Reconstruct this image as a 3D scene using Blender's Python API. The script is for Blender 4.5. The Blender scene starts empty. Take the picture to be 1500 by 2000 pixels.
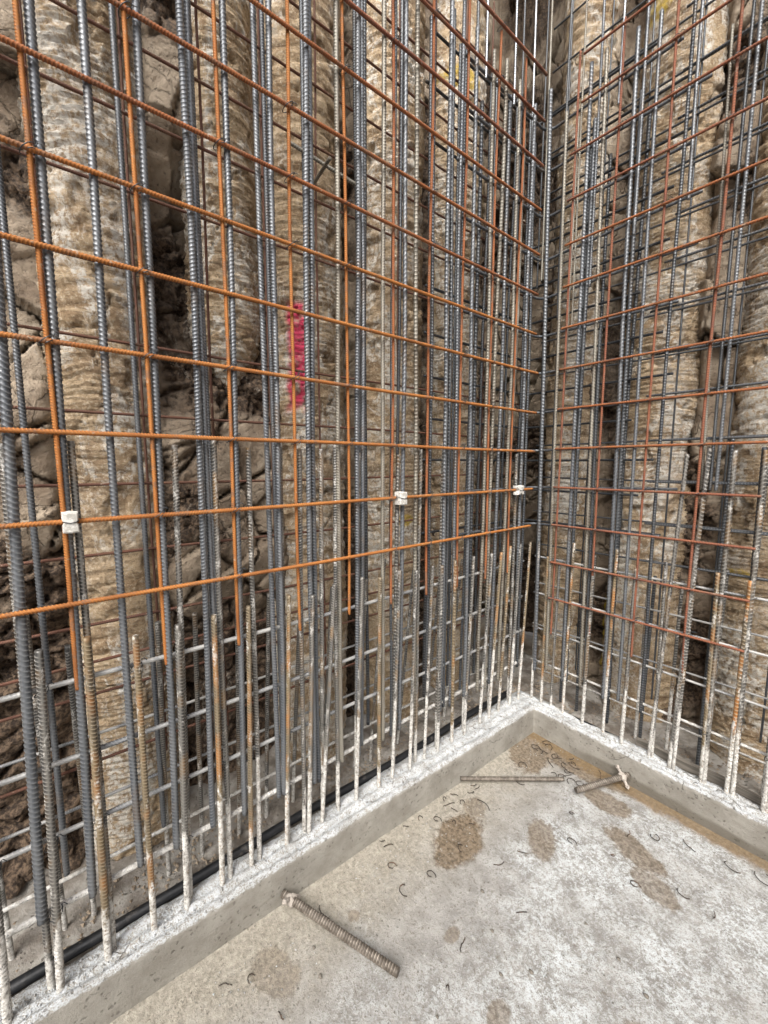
import bpy, math, random
import numpy as np
from mathutils import Vector, Matrix
random.seed(7); RS = np.random.RandomState(7)
S = bpy.context.scene; C = S.collection

# ------------------------------------------------------------------ camera, sky, sun, exposure
cd = bpy.data.cameras.new('camera'); cam = bpy.data.objects.new('camera', cd); C.objects.link(cam)
cam.location = (0, 0, 1.4); cam.rotation_euler = (math.radians(90-6.68), 0, math.radians(51.02))
cd.sensor_fit = 'HORIZONTAL'; cd.sensor_width = 36; cd.lens = 795.5/1500*36; cd.clip_start = 0.02; cd.clip_end = 200
S.camera = cam; S.render.resolution_x = 768; S.render.resolution_y = 1024
SUN_EL, SUN_AZ = math.radians(46), math.radians(140)     # azimuth clockwise from +Y
W = bpy.data.worlds.new('World'); S.world = W; W.use_nodes = True
wn = W.node_tree; bg = wn.nodes['Background']
sk = wn.nodes.new('ShaderNodeTexSky'); sk.sky_type = 'NISHITA'; sk.sun_disc = False
sk.sun_elevation = SUN_EL; sk.sun_rotation = SUN_AZ; sk.air_density = 1.0; sk.dust_density = 4.0
hs_ = wn.nodes.new('ShaderNodeHueSaturation'); hs_.inputs['Saturation'].default_value = .55      # thin overcast: a paler sky
wn.links.new(sk.outputs[0], hs_.inputs['Color']); wn.links.new(hs_.outputs[0], bg.inputs[0]); bg.inputs[1].default_value = 0.15
sl = bpy.data.lights.new('sun', 'SUN'); sl.energy = 2.0; sl.angle = math.radians(38); sl.color = (1, .97, .92)
so = bpy.data.objects.new('sun', sl); C.objects.link(so)
sd = Vector((math.sin(SUN_AZ)*math.cos(SUN_EL), math.cos(SUN_AZ)*math.cos(SUN_EL), math.sin(SUN_EL)))
so.rotation_euler = sd.to_track_quat('Z', 'Y').to_euler(); so.location = (0, 0, 8)
S.view_settings.view_transform = 'Standard'; S.view_settings.look = 'None'
S.view_settings.exposure = 1.1; S.view_settings.gamma = 1.0; S.view_settings.use_curve_mapping = False

# ------------------------------------------------------------------ node helpers
class N:
    def __init__(s, name):
        s.m = bpy.data.materials.new(name); s.m.use_nodes = True; s.t = s.m.node_tree
        s.b = s.t.nodes['Principled BSDF']; s.co = None
    def n(s, t, **k):
        o = s.t.nodes.new('ShaderNode'+t)
        for a, b in k.items(): setattr(o, a, b)
        return o
    def put(s, sock, v):
        if v is None: return
        if hasattr(v, 'is_output') or isinstance(v, bpy.types.NodeSocket): s.t.links.new(v, sock)
        else:
            if sock.type == 'RGBA' and len(v) == 3: v = (*v, 1)
            sock.default_value = v
    def coord(s, kind='Object'):
        return s.n('TexCoord').outputs[kind]
    def map(s, v, scale=(1, 1, 1), rot=(0, 0, 0), loc=(0, 0, 0)):
        o = s.n('Mapping'); s.put(o.inputs[0], v); o.inputs[1].default_value = loc
        o.inputs[2].default_value = rot; o.inputs[3].default_value = scale; return o.outputs[0]
    def noise(s, v, sc, det=4, rough=.55, dist=0, out=0):
        o = s.n('TexNoise'); s.put(o.inputs['Vector'], v); o.inputs['Scale'].default_value = sc
        o.inputs['Detail'].default_value = det; o.inputs['Roughness'].default_value = rough
        o.inputs['Distortion'].default_value = dist; return o.outputs[out]
    def vor(s, v, sc, feat='F1', out=0, rnd=1):
        o = s.n('TexVoronoi', feature=feat); s.put(o.inputs['Vector'], v); o.inputs['Scale'].default_value = sc
        o.inputs['Randomness'].default_value = rnd
        return o.outputs[out]
    def ramp(s, v, a, b, c0=0., c1=1.):
        o = s.n('MapRange', interpolation_type='SMOOTHSTEP'); s.put(o.inputs[0], v)
        for i, q in enumerate((a, b, c0, c1)): o.inputs[1+i].default_value = q
        return o.outputs[0]
    def mix(s, f, a, b, mode='MIX'):
        o = s.n('Mix', data_type='RGBA', blend_type=mode); s.put(o.inputs[0], f); s.put(o.inputs[6], a); s.put(o.inputs[7], b)
        return o.outputs[2]
    def math(s, op, a, b=None, c=None):
        o = s.n('Math', operation=op); s.put(o.inputs[0], a); s.put(o.inputs[1], b); s.put(o.inputs[2], c); return o.outputs[0]
    def sep(s, v):
        o = s.n('SeparateXYZ'); s.put(o.inputs[0], v); return o.outputs
    def comb(s, x, y, z):
        o = s.n('CombineXYZ'); s.put(o.inputs[0], x); s.put(o.inputs[1], y); s.put(o.inputs[2], z); return o.outputs[0]
    def add(s, a, b):
        o = s.n('VectorMath', operation='ADD'); s.put(o.inputs[0], a); s.put(o.inputs[1], b); return o.outputs[0]
    def bump(s, h, dist, strength=1, prev=None):
        o = s.n('Bump'); s.put(o.inputs['Height'], h); o.inputs['Distance'].default_value = dist
        o.inputs['Strength'].default_value = strength; s.put(o.inputs['Normal'], prev); return o.outputs[0]
    def fin(s, col, rough=.8, metal=0., norm=None, spec=.5):
        s.put(s.b.inputs['Base Color'], col); s.put(s.b.inputs['Roughness'], rough); s.put(s.b.inputs['Metallic'], metal)
        s.put(s.b.inputs['Normal'], norm); s.b.inputs['Specular IOR Level'].default_value = spec
        return s.m
    def rnd(s): return s.n('ObjectInfo').outputs['Random']
    def attr(s, name): return s.n('Attribute', attribute_name=name).outputs['Fac']

def bar_coord(q):
    """object coordinates pushed apart per bar so that no two bars wear the same stains"""
    r = q.rnd(); off = q.comb(q.math('MULTIPLY', r, 37.), q.math('MULTIPLY', r, 11.), q.math('MULTIPLY', r, 23.))
    return q.add(q.coord(), off)

def mat_steel(name, c0, c1, c2, metal=.55, rough=.42, cement=0., top=0.4, spots=.62, wear=(.42, .43, .44)):
    q = N(name); v = bar_coord(q); r = q.rnd()
    n1 = q.noise(q.map(v, (60, 60, 5)), 1, 4); n2 = q.noise(v, 9, 3)
    col = q.mix(q.ramp(n1, .35, .65), c0, c1)
    col = q.mix(q.math('MULTIPLY', q.ramp(n2, spots-.06, spots+.08), q.ramp(r, 0., 1., .5, 1.)), col, c2)
    col = q.mix(q.math('MULTIPLY', q.ramp(q.noise(v, 260, 2), .5, .75), .35), col, c1)
    rb = q.attr('rib'); col = q.mix(q.math('MULTIPLY', rb, .62), col, wear)   # rib crests rubbed bright
    sp = q.ramp(q.noise(v, 170, 2), .70, .76)              # splashes of laitance
    col = q.mix(q.math('MULTIPLY', sp, .45 if not cement else .7), col, (.55, .54, .5))
    met = metal; rg = q.ramp(q.noise(v, 120, 3), .3, .7, rough-.1, rough+.14)
    nb = q.noise(v, 420, 3)
    if cement:
        z = q.sep(q.coord())[2]
        z = q.math('DIVIDE', z, q.math('ADD', .45, q.math('MULTIPLY', r, 1.25)))
        m = q.math('ADD', q.ramp(z, 0.0, top, 1., 0.), q.math('MULTIPLY', q.math('SUBTRACT', q.noise(q.map(v, (30, 30, 9)), 1, 5, .65), .5), 1.5))
        m = q.math('MULTIPLY', q.ramp(m, .40, .52), cement)
        m = q.math('MULTIPLY', m, q.ramp(q.noise(v, 150, 5, .75), .40, .47))
        m = q.math('MAXIMUM', m, q.math('MULTIPLY', q.math('MULTIPLY', q.ramp(q.noise(q.map(v, (40, 40, 14)), 1, 5, .7), .54, .60), q.ramp(q.noise(v, 140, 4, .7), .42, .50)), .7))
        cc = q.mix(q.ramp(q.noise(v, 70, 5, .7), .32, .6), (.24, .225, .20), (.58, .57, .54))
        col = q.mix(m, col, cc); met = q.math('MULTIPLY', q.math('SUBTRACT', 1., m), metal)
        rg = q.math('MAXIMUM', rg, q.math('MULTIPLY', m, .9))
    return q.fin(col, rg, met, q.bump(nb, .0006, .7))

M = {}
M['steel'] = mat_steel('mill_scale_steel', (.070, .078, .090), (.13, .137, .146), (.125, .10, .08), .42, .43, wear=(.27, .285, .30))
M['dark_steel'] = mat_steel('dark_steel', (.035, .040, .048), (.07, .075, .08), (.06, .05, .04), .45, .42, wear=(.20, .21, .22))
M['pale_steel'] = mat_steel('weathered_pale_steel', (.13, .12, .10), (.22, .205, .17), (.10, .08, .06), .3, .5, spots=.52, wear=(.40, .375, .32))
M['bright_steel'] = mat_steel('bright_steel', (.22, .25, .28), (.35, .38, .42), (.10, .09, .08), .75, .32)
M['starter'] = mat_steel('starter_steel', (.055, .055, .055), (.12, .112, .10), (.20, .12, .05), .35, .45, 1., .42, .58, (.44, .425, .39))
M['rusty_starter'] = mat_steel('rusty_starter_steel', (.085, .068, .048), (.17, .125, .07), (.34, .14, .035), .25, .48, 1., .44, .54, (.44, .37, .26))
M['caked'] = mat_steel('cement_caked_steel', (.18, .185, .19), (.30, .29, .28), (.50, .49, .46), .2, .5, 1., 9.)
M['splashed'] = mat_steel('cement_splashed_steel', (.13, .14, .15), (.25, .25, .25), (.50, .49, .46), .25, .5, 0, .3, .47)

def mat_rust(name, a, b, c):
    q = N(name); v = bar_coord(q); r = q.rnd()
    n = q.noise(q.map(v, (40, 40, 6)), 1, 5, .6)
    col = q.mix(q.ramp(n, .35, .68), a, b); col = q.mix(q.ramp(q.noise(v, 7, 3), .5, .72), col, c)
    col = q.mix(q.ramp(r, 0., 1., 0., .35), col, b)
    col = q.mix(q.math('MULTIPLY', q.math('SUBTRACT', 1., q.attr('rib')), .72), col, c)
    col = q.mix(q.math('MULTIPLY', q.ramp(q.noise(v, 19, 5, .7), .53, .63), .65), col, (.17, .10, .065))
    col = q.mix(q.math('MULTIPLY', q.ramp(q.noise(v, 55, 5, .7), .62, .68), .6), col, (.36, .30, .23))
    return q.fin(col, .72, .05, q.bump(q.noise(v, 500, 3), .0006, .8), .3)
M['orange'] = mat_rust('orange_rust', (.53, .22, .055), (.40, .145, .035), (.19, .072, .024))
M['mid_rust'] = mat_rust('brown_orange_rust', (.42, .155, .05), (.33, .11, .04), (.13, .05, .025))
M['red_rust'] = mat_rust('red_brown_rust', (.33, .12, .055), (.25, .09, .05), (.12, .05, .035))
M['brown'] = mat_rust('dark_brown_rust', (.115, .062, .045), (.085, .05, .04), (.16, .07, .045))

# ------------------------------------------------------------------ numpy noise
def _h(ix, iy, s):
    n = (ix.astype(np.int64)*374761393 + iy.astype(np.int64)*668265263 + s*974634777) & 0x7fffffff
    n = (n ^ (n >> 13))*1274126177 & 0x7fffffff
    n = (n ^ (n >> 16)) & 0x7fffffff
    return (n & 0xffffff)/float(0xffffff)
def vn(u, v, s=0):
    iu, iv = np.floor(u), np.floor(v); fu, fv = u-iu, v-iv
    fu = fu*fu*(3-2*fu); fv = fv*fv*(3-2*fv)
    a, b, c, d = _h(iu, iv, s), _h(iu+1, iv, s), _h(iu, iv+1, s), _h(iu+1, iv+1, s)
    return (a*(1-fu)+b*fu)*(1-fv)+(c*(1-fu)+d*fu)*fv
def fbm(u, v, s=0, o=5, g=.5):
    t = 0; a = 1; w = 0
    for k in range(o):
        t = t+a*vn(u*2**k+17*k, v*2**k-9*k, s+k); w += a; a *= g
    return t/w
def ws(u, v, s=0):                                     # cell noise: F1, F2, random value of the cell, offset to its seed
    iu, iv = np.floor(u), np.floor(v)
    f1 = np.full(u.shape, 9.); f2 = f1.copy(); idv = f1.copy(); du = f1.copy(); dv = f1.copy()
    for a in (-1, 0, 1):
        for b in (-1, 0, 1):
            cu, cv = iu+a, iv+b
            px, py = cu+_h(cu, cv, s), cv+_h(cu, cv, s+5)
            d = np.hypot(u-px, v-py); r = _h(cu, cv, s+9); m = d < f1
            f2 = np.where(m, f1, np.minimum(f2, d)); idv = np.where(m, r, idv)
            du = np.where(m, u-px, du); dv = np.where(m, v-py, dv); f1 = np.where(m, d, f1)
    return f1, f2, idv, du, dv
def ss(x, a, b):
    t = np.clip((x-a)/(b-a), 0, 1); return t*t*(3-2*t)

def grid_mesh(name, P, attrs=None, flip=False):
    """P: (nu, nv, 3) points to one mesh of quads"""
    nu, nv = P.shape[:2]; i = np.arange(nu*nv).reshape(nu, nv)
    q = np.stack([i[:-1, :-1], i[1:, :-1], i[1:, 1:], i[:-1, 1:]], -1).reshape(-1, 4)
    if flip: q = q[:, ::-1]
    me = bpy.data.meshes.new(name); me.vertices.add(nu*nv); me.vertices.foreach_set('co', P.reshape(-1).astype(np.float32))
    me.loops.add(q.size); me.loops.foreach_set('vertex_index', q.reshape(-1).astype(np.int32))
    me.polygons.add(len(q)); me.polygons.foreach_set('loop_start', np.arange(0, q.size, 4, dtype=np.int32))
    me.polygons.foreach_set('loop_total', np.full(len(q), 4, dtype=np.int32))
    me.polygons.foreach_set('use_smooth', np.ones(len(q), dtype=bool)); me.update(); me.validate()
    for k, a in (attrs or {}).items():
        at = me.attributes.new(k, 'FLOAT', 'POINT'); at.data.foreach_set('value', a.reshape(-1).astype(np.float32))
    return me

def raw_mesh(name, v, f, smooth=True):
    me = bpy.data.meshes.new(name); me.from_pydata([tuple(map(float, p)) for p in v], [], f)
    me.polygons.foreach_set('use_smooth', [smooth]*len(f)); me.update(); return me

# ------------------------------------------------------------------ object helpers
def link(name, me, mat=None, parent=None, loc=None):
    o = bpy.data.objects.new(name, me); C.objects.link(o)
    if mat is not None and me is not None and not me.materials: me.materials.append(mat)
    if parent: o.parent = parent
    if loc is not None: o.location = loc
    return o
def tag(o, label=None, cat=None, group=None, kind=None):
    for k, v in (('label', label), ('category', cat), ('group', group), ('kind', kind)):
        if v: o[k] = v
    return o
_used = set()
def only(o, me, mat):
    """bars share mesh data, so the material sits on the object slot"""
    if not me.materials: me.materials.append(None)
    o.material_slots[0].link = 'OBJECT'; o.material_slots[0].material = mat
ORD = ['first', 'second', 'third', 'fourth', 'fifth', 'sixth', 'seventh', 'eighth', 'ninth', 'tenth', 'eleventh', 'twelfth', 'thirteenth', 'fourteenth', 'fifteenth',
       'sixteenth', 'seventeenth', 'eighteenth', 'nineteenth', 'twentieth', 'twenty-first', 'twenty-second', 'twenty-third', 'twenty-fourth', 'twenty-fifth',
       'twenty-sixth', 'twenty-seventh', 'twenty-eighth', 'twenty-ninth', 'thirtieth', 'thirty-first', 'thirty-second', 'thirty-third', 'thirty-fourth', 'thirty-fifth']

# ------------------------------------------------------------------ ribbed bar meshes (shared)
_bars = {}
def bar_mesh(d, L, pitch=None, sides=10, tilt=.6, rib=.11, key=0):
    L = round(L, 2); k = (d, L, sides, key, pitch)
    if k in _bars: return _bars[k]
    r = d/2; pitch = pitch or d*.62
    n = max(1, int(L/pitch)); prof = ((0, 0), (.56, 0), (.70, 1), (.84, 1)) if sides >= 8 else ((0, 0), (.45, 0), (.7, 1))
    zs = [(0., 0.)]+[((i+a)*pitch+r*tilt+.001, h) for i in range(n) for a, h in prof if (i+a)*pitch < L-2*r*tilt-.004]+[(L, 0.)]
    th = np.arange(sides)*2*np.pi/sides
    Z = np.array([z for z, h in zs]); Hh = np.array([h for z, h in zs])
    sh = np.where((Z > 1e-6) & (Z < L-1e-6), 1., 0.)
    lr = np.abs(np.cos(th)) > .97                       # the two lengthwise ribs
    rad = r*(1+rib*Hh[:, None]*1.5*np.abs(np.sin(th))[None]**.5+lr[None]*rib*1.1)
    sgn = -1 if key % 2 else 1
    zz = Z[:, None]+sh[:, None]*sgn*r*tilt*np.sin(th)[None]
    wob = (.0035*np.sin(Z*2.1+key*1.7)+.001*np.sin(Z*6.3+key))[:, None]*min(1, L/2)
    V = np.stack([rad*np.cos(th)[None]+wob, rad*np.sin(th)[None]+wob*.6, zz], -1).reshape(-1, 3)
    m = len(zs); F = []
    for i in range(m-1):
        for j in range(sides):
            j2 = (j+1) % sides; F.append((i*sides+j, i*sides+j2, (i+1)*sides+j2, (i+1)*sides+j))
    F.append(tuple(range(sides))[::-1]); F.append(tuple((m-1)*sides+j for j in range(sides)))
    me = raw_mesh('ribbed_bar', V, F); me.polygons[len(F)-1].use_smooth = False; me.polygons[len(F)-2].use_smooth = False
    at = me.attributes.new('rib', 'FLOAT', 'POINT'); at.data.foreach_set('value', (Hh[:, None]*np.abs(np.sin(th))[None]**.5+lr[None]*.5).clip(0, 1).reshape(-1).astype(np.float32))
    me.materials.append(None); _bars[k] = me; return me

def bar(name, p0, p1, d, mat, parent=None, sides=10, spin=None, **kw):
    d = d*(.87 if name not in ('rod', 'horizontal_bar') else 1)
    p0, p1 = Vector(p0), Vector(p1); v = p1-p0; L = v.length; key = random.choice((0, 1, 2, 3))
    Lr = math.ceil(L*20)/20 if L > .4 else round(L, 2)
    if 'pitch' not in kw:                                 # coarser ribs on the bars by the corner and on the right wall
        far = (p0.y > .95 or (parent is not None and parent.location.y > 1.5)); kw['pitch'] = round(d*(.98 if far else .64), 4)
    me = bar_mesh(d, Lr, sides=sides, key=key, **kw)
    o = bpy.data.objects.new(name, me); C.objects.link(o); o.location = p0
    q = v.to_track_quat('Z', 'Y'); o.rotation_mode = 'QUATERNION'
    s = random.uniform(-.5, .5) if spin is None else spin
    o.rotation_quaternion = q @ Matrix.Rotation(s, 3, 'Z').to_quaternion(); o.scale = (1, 1, L/Lr)
    only(o, me, M[mat])
    if parent: o.parent = parent
    return o

def tube(path, r, sides=7, close=False):
    pts = [Vector(p) for p in path]; V = []; F = []; up = Vector((0, 0, 1))
    for i, p in enumerate(pts):
        t = (pts[min(i+1, len(pts)-1)]-pts[max(i-1, 0)]).normalized()
        a = t.cross(up); a = a.normalized() if a.length > .05 else Vector((1, 0, 0)); b = a.cross(t).normalized()
        for j in range(sides):
            w = 2*math.pi*j/sides; V.append(p+a*math.cos(w)*r+b*math.sin(w)*r)
    for i in range(len(pts)-1):
        for j in range(sides):
            k = (j+1) % sides; F.append((i*sides+j, i*sides+k, (i+1)*sides+k, (i+1)*sides+j))
    F.append(tuple(range(sides))[::-1]); F.append(tuple((len(pts)-1)*sides+j for j in range(sides)))
    return V, F

# ================================================================== LARGE STRUCTURE
# ---- soil materials
def mat_pile():
    q = N('weathered_sandy_pile'); v = q.coord()
    big = q.noise(v, 2.2, 4, .6); mid = q.noise(q.map(v, (6, 6, 16)), 1, 6, .65, .8); fine = q.noise(v, 95, 6, .72); grit = q.noise(v, 320, 3, .7)
    col = q.mix(q.ramp(mid, .36, .62), (.33, .225, .13), (.62, .475, .31))
    col = q.mix(q.math('MULTIPLY', q.ramp(big, .45, .62), .5), col, (.34, .25, .165))
    col = q.mix(q.math('MULTIPLY', q.ramp(fine, .51, .62), .65), col, (.74, .65, .50))
    col = q.mix(q.math('MULTIPLY', q.ramp(fine, .45, .37), .6), col, (.15, .105, .068))
    # smears of lime and grout, slanting with the cut
    sm = q.noise(q.map(v, (7, 7, 3.4), (.9, .0, .5)), 1, 7, .72, 1.2)
    lm = q.math('MULTIPLY', q.ramp(sm, .47, .54), q.ramp(q.noise(v, 1.9, 2), .36, .48))
    lm = q.math('MULTIPLY', lm, q.ramp(q.noise(v, 60, 5, .75), .40, .56))
    col = q.mix(q.math('MULTIPLY', lm, .88), col, (.82, .79, .72))
    st = q.noise(q.map(v, (30, 30, 3), (.55, 0, .3)), 1, 3, .5, .3)
    col = q.mix(q.math('MULTIPLY', q.ramp(st, .68, .72), .6), col, (.62, .57, .48))
    col = q.mix(q.math('MULTIPLY', q.attr('red'), q.ramp(q.noise(v, 55, 5, .7), .36, .50, .7, 1.)), col, (.74, .035, .13)); col = q.mix(q.math('MULTIPLY', q.attr('yellow'), q.ramp(q.noise(v, 45, 5, .7), .38, .55, .2, .8)), col, (.60, .42, .05))
    col = q.mix(q.math('MULTIPLY', q.attr('white'), q.ramp(q.noise(v, 50, 5, .7), .42, .6)), col, (.74, .72, .67))
    f2 = q.noise(q.map(v, (40, 40, 130)), 1, 5, .7, .6)
    col = q.mix(q.math('MULTIPLY', q.ramp(f2, .47, .38), .38), col, (.14, .095, .06))
    h = q.bump(mid, .02, .7); h = q.bump(fine, .010, 1., h); h = q.bump(f2, .006, .8, h); h = q.bump(grit, .003, .9, h)
    vd = q.ramp(q.vor(q.add(v, q.n('TexNoise').outputs['Color']), 9, 'DISTANCE_TO_EDGE'), 0., .03)
    h = q.bump(vd, .004, .35, h)
    return q.fin(col, .92, 0, h, .25)
def mat_clay():
    q = N('cracked_clay'); v = q.coord()
    n = q.noise(v, 5, 5, .6, .5); f = q.noise(v, 70, 6, .7); d = q.noise(q.map(v, (3, 9, 9), (.6, 0, 0)), 1, 5, .6, 1.)
    col = q.mix(q.ramp(n, .35, .65), (.20, .15, .105), (.42, .345, .26))
    col = q.mix(q.math('MULTIPLY', q.ramp(d, .5, .7), .55), col, (.45, .385, .30))
    col = q.mix(q.math('MULTIPLY', q.ramp(f, .43, .37), .6), col, (.08, .055, .038))
    col = q.mix(q.attr('rubble_shade'), col, q.mix(q.ramp(f, .4, .62), (.035, .023, .016), (.19, .135, .092)))  # rubble tone, which also carries the shade painted low on the left wall
    lm = q.math('MULTIPLY', q.ramp(q.noise(q.map(v, (5, 9, 4), (.5, 0, .4)), 1, 6, .7, 1.), .6, .68), q.ramp(f, .42, .55))
    col = q.mix(q.math('MULTIPLY', lm, .6), col, (.52, .48, .41))
    col = q.mix(q.attr('yellow'), col, (.55, .40, .04))
    wv = q.add(v, q.map(q.noise(v, 7, 4, out=1), (.12, .12, .12)))
    cr = q.ramp(q.vor(wv, 6.5, 'DISTANCE_TO_EDGE'), .0, .022)
    cr = q.math('MAXIMUM', cr, q.ramp(q.noise(v, 3, 2), .56, .48))
    h = q.bump(n, .04, .6); h = q.bump(d, .02, .7, h); h = q.bump(cr, .016, 1., h); h = q.bump(f, .010, 1., h); h = q.bump(q.noise(v, 300, 3), .0015, .6, h)
    return q.fin(col, q.ramp(f, .3, .7, .6, .95), 0, h, .35)
M['pile'] = mat_pile(); M['clay'] = mat_clay()

SOIL = -1.60; SOILY = 2.37; TOP = 8.0
def zgrid(step):
    a = np.arange(-.08, 3.3, step); return np.concatenate([a, np.arange(3.3, 4.6, step*1.9), np.arange(4.6, TOP+.02, .06)])

# (centre along wall, half width, crest depth in front of the earth plane, z where it starts)
LP = [(-.62, .17, .15, -.08), (.155, .150, .165, -.08), (.545, .125, .14, 1.62), (.865, .175, .17, -.08), (1.335, .17, .17, -.08), (1.80, .17, .15, -.08)]
RP = [(-1.20, .135, .16, -.08), (-.765, .165, .17, -.08), (-.30, .17, .18, -.08), (.18, .17, .17, -.08), (.62, .16, .16, -.08)]

def clay_depth(u, z, side):
    """how far the earth face stands in front of its plane, and how crumbly it is"""
    wu = u+.05*(fbm(u*3, z*3, 3)-.5); wz = z+.05*(fbm(u*3, z*3, 8)-.5)
    f1, f2, idv, du, dv = ws(wu*5.2, wz*3.6, 2+side)
    plate = (idv-.5)*.075+du*.02*(idv-.3)+dv*.03*(.5-idv)
    crk = 1-ss(f2-f1, .010, .028+.045*fbm(u*6, z*6, 4))
    crk *= ss(fbm(u*2.1, z*2.1, 21+side), .30, .44)
    # spade cuts: long slanting facets
    a = .62; ru, rz = u*math.cos(a)+z*math.sin(a), -u*math.sin(a)+z*math.cos(a)
    g1, g2, gid, gu, gv = ws(ru*2.2+.3*fbm(u*4, z*4, 6), rz*7.5, 31+side)
    cut = (gid-.5)*.035+gv*.05*(gid-.5)-.012*(1-ss(g2-g1, 0, .10))
    h1, h2, hid, hu, hv = ws(u*17+1.5*fbm(u*9, z*9, 2), z*17, 55)
    rub = ss(fbm(u*2.7+5, z*2.0, 40+side, 4), .50, .60)
    rubd = rub*((hid-.5)*.045-.02*(1-ss(h2-h1, 0, .2))+.05*(fbm(u*22, z*22, 70, 4)-.5))
    low = ss(z, 1.85, 1.5)
    d = plate*(1-.65*low)+cut*(.35+1.0*low)-.055*crk*(1-rub)+rubd+.022*(fbm(u*13, z*13, 60, 5)-.5)
    return d, rub, crk

def earth(side):
    st = .0085
    if side == 0: u = np.arange(-1.3, 3.4, st)
    else: u = np.arange(-2.6, 1.0, st)
    z = zgrid(st); U, Z = np.meshgrid(u, z, indexing='ij')
    d, rub, crk = clay_depth(U, Z, side)
    if side == 0:
        soil_or_shade = ss(Z+.35*(fbm(U*6, Z*6, 91, 4)-.5), .95, .70)*(ss(U, .05, 0)+ss(U, .25, .30)*ss(U, .74, .68)+ss(U, 1.0, 1.04))  # low dark brown earth, with its deep shade put into the colour
        rub = np.maximum(rub, soil_or_shade)
        d = d+soil_or_shade*(.05*(fbm(U*20, Z*26, 71, 4)-.5)-.01)
        fwd = .085*ss(Z, 1.80, 1.45)*ss(Z, .75, 1.05)*(ss(U, .20, .36)*ss(U, .80, .68)+ss(U, .06, -.02))      # smeared clay standing forward low on the left
        fwd -= (.10*ss(Z, 1.45, 1.75)*ss(Z, 2.45, 2.25)-.05*ss(Z, 2.4, 2.5))*ss(U, .29, .32)*ss(U, .46, .42)                   # open slot between the first two piles
        fwd -= .12*(ss(U, 1.03, 1.06)*ss(U, 1.20, 1.17))                                # slot
        fwd -= .06*(ss(U, 1.50, 1.54)*ss(U, 1.66, 1.62)); fwd -= .85*ss(U, 1.95, 2.06)
        fwd -= .07*ss(Z, .75, .5)*ss(U, .26, .34)
        fwd += .05*ss(Z, .32, .05)
    else:
        fwd = -.09*(ss(U, -1.06, -1.03)*ss(U, -.92, -.95)); fwd -= .03*(ss(U, -.6, -.57)*ss(U, -.46, -.49)*ss(Z, 1.2, .8))
        fwd -= .85*ss(U, -1.34, -1.44); fwd += .05*ss(Z, .30, .05)
        fwd += .06*(ss(U, -.62, -.57)*ss(U, -.42, -.47)*ss(Z, 1.2, 1.5))
    D = d+fwd
    yel = np.zeros_like(U)
    if side == 0:
        P = np.stack([SOIL+D, U, Z], -1); me = grid_mesh('earth_wall', P, {'rubble_shade': np.clip(rub, 0, 1), 'yellow': yel}, flip=False)
    else:
        P = np.stack([U, SOILY-D, Z], -1)
        yel = .9*ss(np.abs(U+.955), .03, .018)*ss(np.abs(Z-.42), .24, .18)
        me = grid_mesh('earth_wall', P, {'rubble_shade': np.clip(rub, 0, 1), 'yellow': yel}, flip=False)
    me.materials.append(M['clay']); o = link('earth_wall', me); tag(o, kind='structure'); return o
earth(0); earth(1)

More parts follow.
